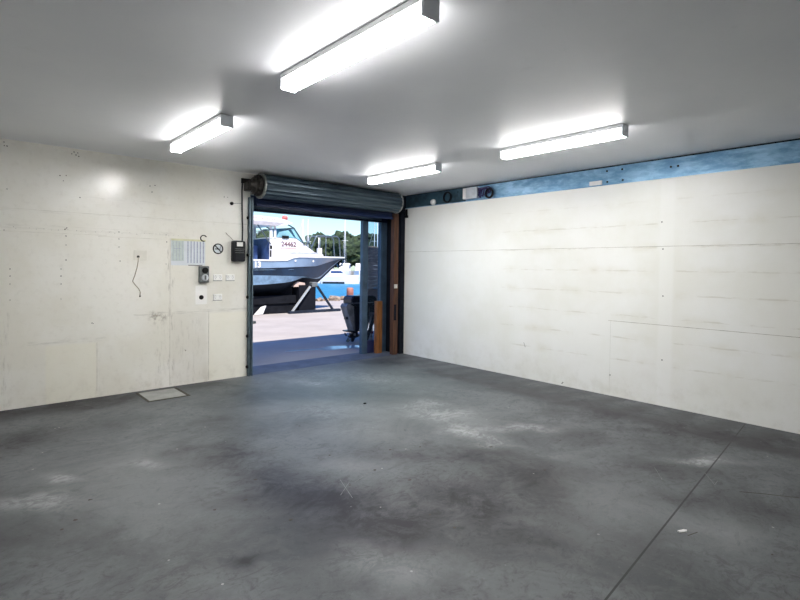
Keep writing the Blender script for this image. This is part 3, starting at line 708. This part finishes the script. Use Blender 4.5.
MB().tube([(.5, YC - 1.235, 1.70 - .20), (2.3, YC - 1.16, 1.70 - .17)], .006, 6).build('side_scratch', 'hull_low', t)
o = lettering('number_panel', '13', .25, (.80, YC - 1.262, 1.60), FACE_S, 'gel', t, .004, .012)
# cabin
yn, yf = 8.58, 10.12
prof = [(1.60, 1.80), (1.60, 2.62), (2.62, 2.62), (2.98, 2.40), (3.36, 2.17), (3.75, 2.08), (3.75, 1.80)]
MB().prism(prof, 'y', yn, yf).build('cabin', 'gel', t)
MB().prism([(2.35, 2.14), (3.40, 2.16), (3.70, 2.09), (2.35, 2.09)], 'y', yn - .012, yn - .001).build('cabin_step', mat('step_shadow_grey', (.36, .38, .40), .5), t)
for y in (yn, yf):
    MB().box(1.60, 1.69, y - .03, y + .03, 2.6, 3.07).build('cabin_pillar', 'gel', t); MB().box(1.755, 1.83, y - .03, y + .03, 2.6, 3.07).build('cabin_pillar', 'gel', t)
MB().box(1.575, 1.60, yn + .02, yf - .02, 1.80, 2.58).build('cabin_shade_sheet', 'canvas', t)  # navy sheet painting the shade of the open cabin interior
MB().box(1.61, 1.69, yn - .012, yn + .0, 2.22, 2.34).box(1.61, 1.67, yn - .012, yn + .0, 1.95, 2.18).build('pillar_slot', 'ink', t)
MB().prism([(1.85, 2.64), (2.55, 2.64), (2.30, 2.90), (1.95, 2.82)], 'y', yn - .008, yn + .008).build('side_window', 'bglass', t)
MB().prism([(2.38, 2.99), (2.50, 3.0), (2.90, 2.47), (2.62, 2.63)], 'y', yn - .015, yf + .015).build('windscreen', 'bglass', t)
m = MB()
for y in (yn - .02, yf + .02):
    MB().tube([(2.18, y, 3.13), (2.52, y, 2.98), (2.95, y, 2.42)], .025, 6).build('windscreen_frame', 'steel', t); MB().tube([(1.15, y, 3.02), (1.35, y, 2.75), (1.62, y, 2.40)], .022, 6).build('roof_brace', 'steel', t)
    MB().tube([(-.3, y, 2.45), (.95, y, 2.62), (1.35, y, 2.86), (2.50, y, 2.98)], .018, 6).build('side_rail', 'steel', t)
MB().box(2.06, 2.32, yn - .03, yn + .0, 2.60, 2.70, .01).build('instrument', 'ink', t)
m = MB().prism([(-2.2, 3.03), (-2.2, 3.40), (1.75, 3.30), (2.15, 3.24), (2.42, 3.15), (2.2, 3.07), (1.8, 3.01)], 'y', yn - .12, yf + .12); m.build('hardtop', 'gel', t)
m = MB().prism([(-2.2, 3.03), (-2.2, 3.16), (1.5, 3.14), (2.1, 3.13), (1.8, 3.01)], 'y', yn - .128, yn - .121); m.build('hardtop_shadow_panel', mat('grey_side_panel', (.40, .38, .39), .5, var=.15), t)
m = MB().box(-2.2, 1.1, yn - .129, yn - .121, 3.235, 3.265)
for k in range(6): m.box(1.25 + k * .09, 1.29 + k * .09, yn - .129, yn - .121, 3.20, 3.25)
m.build('faded_stripe', 'redtxt', t)
MB().lathe((2.22, yn + .1, 3.24), [(.03, 0), (.10, .03), (.10, .13), (.04, .17)], 14).build('deck_lamp', 'red', t)
m = MB().box(.2, 1.38, 9.0, 9.9, 1.79, 2.34, .04); m.build('helm_seat', 'canvas', t)
for x in (-2.0, -.4):
    for y in (yn, yf): MB().tube([(x, y, 1.8), (x, y, 3.05)], .025, 6).build('roof_post', 'steel', t)
lettering('registration_number', '24462', .235, (2.03, yn - .008, 2.335), FACE_S, M['regtxt'], t, .006, .004)
MB().box(1.98, 2.62, yn - .014, yn - .002, 2.265, 2.285).build('small_print', 'redtxt', t)
# pulpit rails
for y in (9.12, 9.52):
    m = MB(); m.tube([(3.46, y, 2.0), (3.62, y, 2.42), (3.78, y, 2.76), (3.86, y, 2.80), (4.72, y, 2.82), (4.83, y, 2.74), (4.90, y, 2.0)], .026, 8)
    m.build('bow_rail', 'steel', t)
    MB().tube([(4.22, y, 2.80), (4.22, y, 2.0)], .018, 6).build('rail_post', 'steel', t)
MB().tube([(4.72, 9.12, 2.82), (4.72, 9.52, 2.82)], .022, 6).build('rail_crossbar', 'steel', t)
m = MB(); m.box(4.0, 4.16, 9.28, 9.42, 2.0, 2.35, .02); m.tube([(4.05, 9.35, 2.3), (4.05, 9.35, 2.75)], .02, 6); m.build('anchor_winch', 'gel', t)
m = MB(); m.tube([(5.28, YC, 2.0), (5.12, YC, 1.72), (4.98, YC, 1.63)], .03, 6); m.tube([(5.05, YC - .2, 1.72), (4.95, YC, 1.62), (5.05, YC + .2, 1.72)], .03, 6); m.build('anchor', 'steel', t)
t = thing('boat_cradle', (3, 8.3, 0), 'dark steel cradle with slanted props holding up the bow of the blue boat', 'cradle')
MB().box(2.18, 4.3, 8.2, 8.36, 0, .09).box(2.18, 4.3, 10.3, 10.46, 0, .09).box(3.2, 3.36, 8.36, 10.3, 0, .09).build('base_beam', 'anti', t)
MB().bar((2.30, 8.28, .06), (3.06, 8.34, .93), .06).build('prop', 'galvl', t, label='light galvanised prop')
MB().bar((4.0, 8.28, .06), (3.36, 8.34, .93), .07).build('prop', 'anti', t)
MB().box(2.66, 3.34, 8.42, 8.9, .0, .98).build('side_plate', mat('black_steel_plate', (.008, .009, .013), .8, Specular_IOR_Level=.1), t)
MB().box(2.66, 3.34, 9.8, 10.3, .0, .9).build('side_plate', 'anti', t)
MB().prism([(2.45, .92), (2.95, .92), (2.9, 1.06), (2.6, 1.10)], 'y', 8.45, 8.6).build('keel_glint', mat('glint_beige', (.5, .38, .32), .7), t)  # beige block painting the bright reflection at the keel
MB().box(3.18, 3.42, 8.40, 8.62, .90, 1.08, .03).build('rubber_pad', 'grey', t)
t = thing('under_hull_dark', (0, 9.3, 0), 'long black trailer shape added for the shade filling the space below the blue hull', 'trailer')  # black trailer shape added for the dark shade under the hull
m = MB(); m.box(-3.8, 2.62, 8.55, 8.70, .35, .62); m.box(-3.8, 2.62, 10.0, 10.15, .35, .62)
for x in (-3.5, -2, -.5, 1.0, 2.3): m.box(x - .06, x + .06, 8.70, 10.0, .38, .50)
m.build('chassis', 'tblack', t)
MB().box(-3.6, 2.6, 8.60, 8.68, 0.0, .36).box(-3.6, 2.6, 10.02, 10.1, 0, .36).build('shade_skirt', 'tblack', t)
for x in (-1.6, -.7):
    for y in (8.4, 10.3): MB().lathe((x, y - .1, .36), [(.18, 0), (.34, .0), (.36, .04), (.36, .16), (.34, .2), (.18, .2)], 20, 'y').build('wheel', 'tblack', t)
MB().box(-3.6, 2.5, 9.2, 9.5, .50, .56).build('keel_board', 'tblack', t)
tag(MB().prism([(1.02, .02), (1.30, .02), (1.42, .30), (1.26, .26)], 'y', 8.44, 8.52).build('white_offcut', 'gel'), 'small white offcut leaning on the black trailer shape under the boat', 'offcut')

# ------------------------------------------------------------------ outboard motor on a stand
M['ob_black'] = mat('outboard_black', (.012, .014, .02), .3, var=.3)
M['ob_grey'] = mat('outboard_grey', (.17, .17, .18), .45, var=.3, scale=7)
t = thing('outboard_motor', (.1, 1.68, 0), 'upright black and grey outboard motor on a stand just outside the doorway', 'outboard motor')
yb0, yb1 = 1.50, 1.84
m = MB().prism([(-.12, .84), (-.13, .98), (-.07, 1.03), (.50, 1.02), (.56, .97), (.56, .82), (.40, .78), (0, .78)], 'y', yb0, yb1)
bmesh.ops.bevel(m.bm, geom=list(m.bm.edges), offset=.025, segments=2, affect='EDGES'); m.build('cowling', 'ob_black', t)
MB().box(-.11, .54, yb0 - .006, yb1 + .006, .865, .885, .003).build('cowling_band', 'ob_grey', t)
m = MB().prism([(-.23, .80), (-.19, .86), (.0, .86), (.42, .86), (.44, .60), (.34, .30), (-.03, .28), (-.12, .52)], 'y', yb0 + .06, yb1 - .06); m.build('leg_cover', 'ob_grey', t)
m = MB().prism([(-.03, .80), (.12, .82), (.14, .50), (.07, .27), (-.0, .27)], 'y', yb0 + .02, yb1 - .02).prism([(.22, .82), (.36, .82), (.33, .30), (.25, .30)], 'y', yb0 + .03, yb1 - .03); m.build('drive_shaft_housing', 'ob_black', t)
MB().box(-.16, .30, yb0 + .05, yb1 - .05, .255, .28, .004).build('cavitation_plate', 'ob_black', t)
m = MB(); m.box(.0, .14, 1.63, 1.71, .12, .26, .01); m.lathe((-.08, 1.67, .15), [(.01, -.02), (.04, .02), (.05, .10), (.05, .2), (.02, .30)], 14, 'x'); m.prism([(-.01, .12), (.10, .12), (.04, .02), (-.02, .03)], 'y', 1.66, 1.68)
m.build('gearcase', 'ob_black', t)
m = MB()
for k in range(3):
    a = k * 2 * PI / 3 + .4; c, s_ = math.cos(a), math.sin(a)
    m._new([(-.10, 1.67 + .02 * c, .15 + .02 * s_), (-.13, 1.67 + .10 * c - .05 * s_, .15 + .10 * s_ + .05 * c), (-.11, 1.67 + .13 * c, .15 + .13 * s_), (-.085, 1.67 + .10 * c + .05 * s_, .15 + .10 * s_ - .05 * c),
            (-.095, 1.67 + .02 * c, .15 + .02 * s_), (-.125, 1.67 + .10 * c - .05 * s_, .15 + .10 * s_ + .05 * c), (-.105, 1.67 + .13 * c, .15 + .13 * s_), (-.08, 1.67 + .10 * c + .05 * s_, .15 + .10 * s_ - .05 * c)],
           [(0, 1, 2, 3), (7, 6, 5, 4), (0, 4, 5, 1), (1, 5, 6, 2), (2, 6, 7, 3), (3, 7, 4, 0)])
m.build('propeller', 'ob_black', t)
MB().box(.02, .07, 1.615, 1.63, .16, .21, .004).build('zinc_anode', 'galvl', t)
MB().box(-.19, -.14, 1.62, 1.70, .52, .58, .008).build('tilt_lever', 'ob_black', t)
t = thing('motor_stand', (.35, 1.75, 0), 'dark steel stand carrying the outboard motor outside the doorway', 'stand')
for y in (1.45, 1.95):
    MB().bar((.50, y, .78), (.62, y, .0), .05).build('leg', 'ob_black', t); MB().bar((.46, y, .60), (.20, y, .0), .05).build('leg', 'ob_black', t)
MB().box(.40, .58, 1.42, 1.98, .66, .84).build('mounting_board', 'ob_black', t); MB().box(.36, .40, 1.42, 1.98, .20, .25).build('brace', mat('red_brown_bar', (.2, .04, .05), .5), t)

# weathered slatted boards stacked beyond the side glass
t = thing('slatted_crate', (.75, 2.2, 0), 'tall stack of weathered brown slats seen through the narrow side glass', 'crate')
M['weather'] = mat('weathered_slat', (.50, .38, .32), .8, var=.3, scale=6, stretch=(1, 1, 6), bump=.1)
for k in range(11):
    z = 1.18 + k * .085; x0 = .50 - .004 * k
    MB().box(x0, 1.15, 1.75, 1.79, z, z + .080).build('slat', 'weather', t)
MB().prism([(.68, .35), (.50, 1.17), (1.15, 1.17), (1.15, .35)], 'y', 1.78, 1.80).build('lower_board', mat('pinkish_board', (.38, .27, .24), .8), t)
m = MB()
for x in (.62, 1.09): m.box(x, x + .06, 1.795, 1.86, 0, 2.12)
m.build('upright', 'weather', t)
t = tag(MB().lathe((7.05, 11.4, 0), [(.16, 0), (.16, .62), (.13, .70)], 14).build('bollard', mat('reddish_bollard', (.30, .12, .09), .7, var=.3)), 'reddish brown bollard at the quay seen above the outboard motor', 'bollard')

# ------------------------------------------------------------------ far marina
FW = Vector((.667, .745, 0)); RT = Vector((.745, -.667, 0)); CAM = Vector((-6.4277, -7.0557, 0))
def far(px_off, D): p = CAM + FW * D + RT * (px_off * D); return (p.x, p.y)
def yacht(x, y, L, h, mast, ang, label, hullm='gel'):
    t = thing('moored_boat', (x, y, -1.0), label, 'boat', 'white boats moored across the water')
    ca, sa = math.cos(ang), math.sin(ang)
    def T(u, v, z): return (x + u * ca - v * sa, y + u * sa + v * ca, z)
    m = MB(); st = []
    for k in range(9):
        s_ = k / 8; w = L * .16 * (1 - max(0, s_ - .45) ** 2 * 3.2); u = (s_ - .5) * L; dz = .25 * s_
        st.append([m.bm.verts.new(T(u, v, z)) for v, z in ((-w, -.1 + h * .45 + dz - .9), (-w * .8, -1.08), (w * .8, -1.08), (w, -.1 + h * .45 + dz - .9))])
    for A, B in zip(st, st[1:]):
        for i in range(4): m.bm.faces.new((A[i], A[(i + 1) % 4], B[(i + 1) % 4], B[i]))
    m.bm.faces.new(st[0][::-1]); m.bm.faces.new(st[-1]); hb = m.build('hull', hullm, t)
    bs = MB()
    for v in (-1, 1): bs.bar(T(-L * .46, v * L * .165, -.86), T(L * .12, v * L * .165, -.86), .06, .30)
    bs.build('boot_stripe', 'anti', t)
    zt = -1.0 + h * .45
    m = MB(); q = [(-.30 * L, zt), (-.26 * L, zt + h * .4), (.02 * L, zt + h * .42), (.17 * L, zt + .1), (.2 * L, zt)]
    vs = [T(u, v, z) for v in (-L * .10, L * .10) for u, z in q]
    m._new(vs, [(0, 1, 2, 3, 4), (9, 8, 7, 6, 5)] + [(i, (i + 1) % 5, 5 + (i + 1) % 5, 5 + i) for i in range(5)]); m.build('cabin', 'gel', t)
    m = MB(); q = [(-.25 * L, zt + h * .2), (-.24 * L, zt + h * .34), (.02 * L, zt + h * .34), (.09 * L, zt + h * .2)]
    vs = [T(u, v, z) for v in (-L * .103, L * .103) for u, z in q]
    m._new(vs, [(0, 1, 2, 3), (7, 6, 5, 4)] + [(i, (i + 1) % 4, 4 + (i + 1) % 4, 4 + i) for i in range(4)]); m.build('window_band', 'canvas', t)
    if mast:
        m = MB(); m.tube([T(0, 0, zt), T(0, 0, mast)], .07, 6); m.tube([T(.0, 0, zt + 1.1), T(-.42 * L, 0, zt + 1.2)], .09, 6); m.tube([T(0, -.6, mast * .6), T(0, .6, mast * .6)], .03, 5)
        m.build('mast', 'gel', t)
        m = MB(); m.tube([T(0, 0, mast), T(.48 * L, 0, zt)], .02, 4); m.tube([T(0, 0, mast), T(-.48 * L, 0, zt)], .02, 4); m.build('rigging', 'galvl', t)
    return t
rb = random.Random(11)
row = [(-.27, 79, 5.8, 2.6, 0, 'launch', 'leftmost of the near row, beyond the blue boat'), (-.195, 79, 5.8, 2.6, 9.0, 'yacht', 'second of the near row, beyond the blue hull'), (-.120, 78, 5.8, 2.5, 0, 'cruiser', 'lying low on the water just right of the blue bow'), (-.046, 79, 5.8, 2.6, 9.5, 'yacht', 'seen low behind the mullion and the side glass'), (.03, 79, 5.8, 2.8, 0, 'launch', 'rightmost of the near row, beyond the slatted crate'),
       (-.185, 95, 10, 3.4, 10.5, 'yacht', 'in the far row behind the blue boat cabin'), (-.148, 95, 9, 3.6, 0, 'launch', 'in the far row behind the bow rail'), (-.111, 95, 9, 3.8, 11.0, 'yacht', 'whose tall mast stands right of the bow rail'), (-.080, 94, 8, 3.8, 0, 'cruiser', 'in the far row left of the mullion'), (-.052, 96, 8, 3.6, 11.0, 'yacht', 'in the far row, its mast in the side glass'), (-.020, 95, 9, 3.6, 10.0, 'yacht', 'rightmost of the far row beyond the crate')]
for o_, D, L, h, ms, kd, wh in row:
    x, y = far(o_, D); yacht(x, y, L, h, ms, (math.atan2(-FW.y, -FW.x) if D > 90 else math.atan2(RT.y, RT.x)) + rb.uniform(-.12, .12), 'white ' + kd + ' ' + wh)
x0, y0 = far(-.30, 86.6); x1, y1 = far(.12, 86.6)
tag(MB().bar((x0, y0, -.85), (x1, y1, -.85), 1.8, .4).build('pontoon', 'anti'), 'low dark pontoon behind the near row of moored boats', 'pontoon')
a = far(-.6, 100); b = far(.35, 100)
M['shore'] = mat('shore_bank', (.12, .13, .08), .9, var=.4, scale=.3)
p = [far(-.8, 102), far(.5, 102), far(.5, 190), far(-.8, 190)]
struct('shore', MB().prism(p, 'z', -1.5, .1), 'shore')
s = NT('far_foliage'); n1 = s.noise(.9, 8, .75); s.set(Base_Color=s.mix(s.ramp(n1, .35, .65), (.009, .024, .011), (.05, .08, .026)), Roughness=.8); s.bump(n1, 1.0, .8); M['leaf'] = s.m
M['bark'] = mat('far_bark', (.12, .09, .06), .9)
trees = [(-.27, 118, 4.8, 9.5, 'broad dark tree on the far shore, leftmost'), (-.225, 122, 4.2, 8.8, 'dark tree on the far shore behind the boat cabin'), (-.188, 116, 3.2, 7.6, 'low dark tree on the far shore at the foot of the windscreen'), (-.158, 118, 3.8, 9.3, 'rounded dark tree on the far shore seen through the bow rail'), (-.135, 126, 3.6, 8.8, 'small tree on the far shore at the right end of the bow rail'), (-.103, 117, 4.2, 9.6, 'rounded green tree on the far shore between bow rail and mullion'), (-.078, 123, 3.6, 8.8, 'yellow-green tree on the far shore left of the mullion'), (-.055, 118, 3.8, 9.6, 'dark tree on the far shore partly behind the mullion'), (-.028, 121, 3.8, 9.4, 'tree on the far shore in the narrow side glass'), (.005, 118, 4.4, 9.8, 'tree on the far shore beyond the slatted crate'), (.05, 122, 5, 9.5, 'broad tree on the far shore, rightmost')]
for o_, D, r, h, lb in trees:
    x, y = far(o_, D); t = thing('shore_tree', (x, y, 0), lb, 'tree', 'trees on the far shore')
    MB().tube([(x, y, 0), (x + .2, y, h * .35), (x, y, h * .6)], [.35, .28, .15], 7).build('trunk', 'bark', t)
    m = MB()
    for k in range(9):
        a = k * 2.4; q = r * (.55 if k else 0); rz = h - r * .62 - (k % 3) * r * .33
        m.blob((x + q * math.cos(a), y + q * math.sin(a), rz if k else h - r * .6), r * rb.uniform(.48, .62), 3, .6, 1.8)
    m.build('foliage', 'leaf', t)

# ------------------------------------------------------------------ light
w = bpy.data.worlds.new('World'); bpy.context.scene.world = w; w.use_nodes = True
nt = w.node_tree; nt.nodes.clear()
sky = nt.nodes.new('ShaderNodeTexSky'); bg = nt.nodes.new('ShaderNodeBackground'); wo = nt.nodes.new('ShaderNodeOutputWorld')
sky.sky_type = 'NISHITA'; sky.sun_disc = False; sky.sun_elevation = math.radians(60); sky.sun_rotation = math.radians(190); sky.ozone_density = 2.0; sky.dust_density = .6
bg.inputs[1].default_value = .11
tc = nt.nodes.new('ShaderNodeTexCoord'); sx = nt.nodes.new('ShaderNodeSeparateXYZ'); mr = nt.nodes.new('ShaderNodeMapRange'); mx = nt.nodes.new('ShaderNodeMix'); mx.data_type = 'RGBA'; ml = nt.nodes.new('ShaderNodeMix'); ml.data_type = 'RGBA'; ml.blend_type = 'MULTIPLY'; ml.inputs[0].default_value = 1
nt.links.new(tc.outputs['Generated'], sx.inputs[0]); nt.links.new(sx.outputs[2], mr.inputs[0]); mr.inputs[1].default_value = .08; mr.inputs[2].default_value = .5; nt.links.new(mr.outputs[0], mx.inputs[0])
mx.inputs[6].default_value = (.88, 1.08, 1.12, 1); mx.inputs[7].default_value = (.35, .75, 1.5, 1)      # a clear deep blue overhead, pale at the horizon
nt.links.new(sky.outputs[0], ml.inputs[6]); nt.links.new(mx.outputs[2], ml.inputs[7]); nt.links.new(ml.outputs[2], bg.inputs[0]); nt.links.new(bg.outputs[0], wo.inputs[0])
sl = bpy.data.lights.new('sun', 'SUN'); sl.energy = 5.0; sl.angle = math.radians(.53); sl.color = (1, .91, .80)
so = bpy.data.objects.new('sun', sl); C.objects.link(so)
el = math.atan(4.4 / 2.65); az_ = math.radians(12)       # shadow of the building ends 2.65 m out from its outer face
d = Vector((math.sin(az_) * math.cos(el), math.cos(az_) * math.cos(el), -math.sin(el)))
so.rotation_euler = d.to_track_quat('-Z', 'Y').to_euler(); so.location = (-5, -5, 12)

# ------------------------------------------------------------------ camera
cam = bpy.data.cameras.new('camera'); co = bpy.data.objects.new('camera', cam); C.objects.link(co)
cam.sensor_width = 36; cam.lens = 499.449 * 36 / 800; cam.shift_y = -22.6155 / 800; cam.clip_end = 600; cam.clip_start = .05
yaw, pit, rol = .7301, .0201, .0124
fw = Vector((math.sin(yaw) * math.cos(pit), math.cos(yaw) * math.cos(pit), -math.sin(pit)))
r = Vector((math.cos(yaw), -math.sin(yaw), 0)); u = r.cross(fw)
r2 = r * math.cos(rol) + u * math.sin(rol); u2 = -r * math.sin(rol) + u * math.cos(rol)
co.matrix_world = Matrix.Translation((-6.4277, -7.0557, 1.65)) @ Matrix((r2, u2, -fw)).transposed().to_4x4()
sc = bpy.context.scene; sc.camera = co
vs = sc.view_settings; vs.view_transform = 'Standard'; vs.look = 'None'; vs.exposure = 0.92; vs.gamma = 1; vs.use_curve_mapping = False
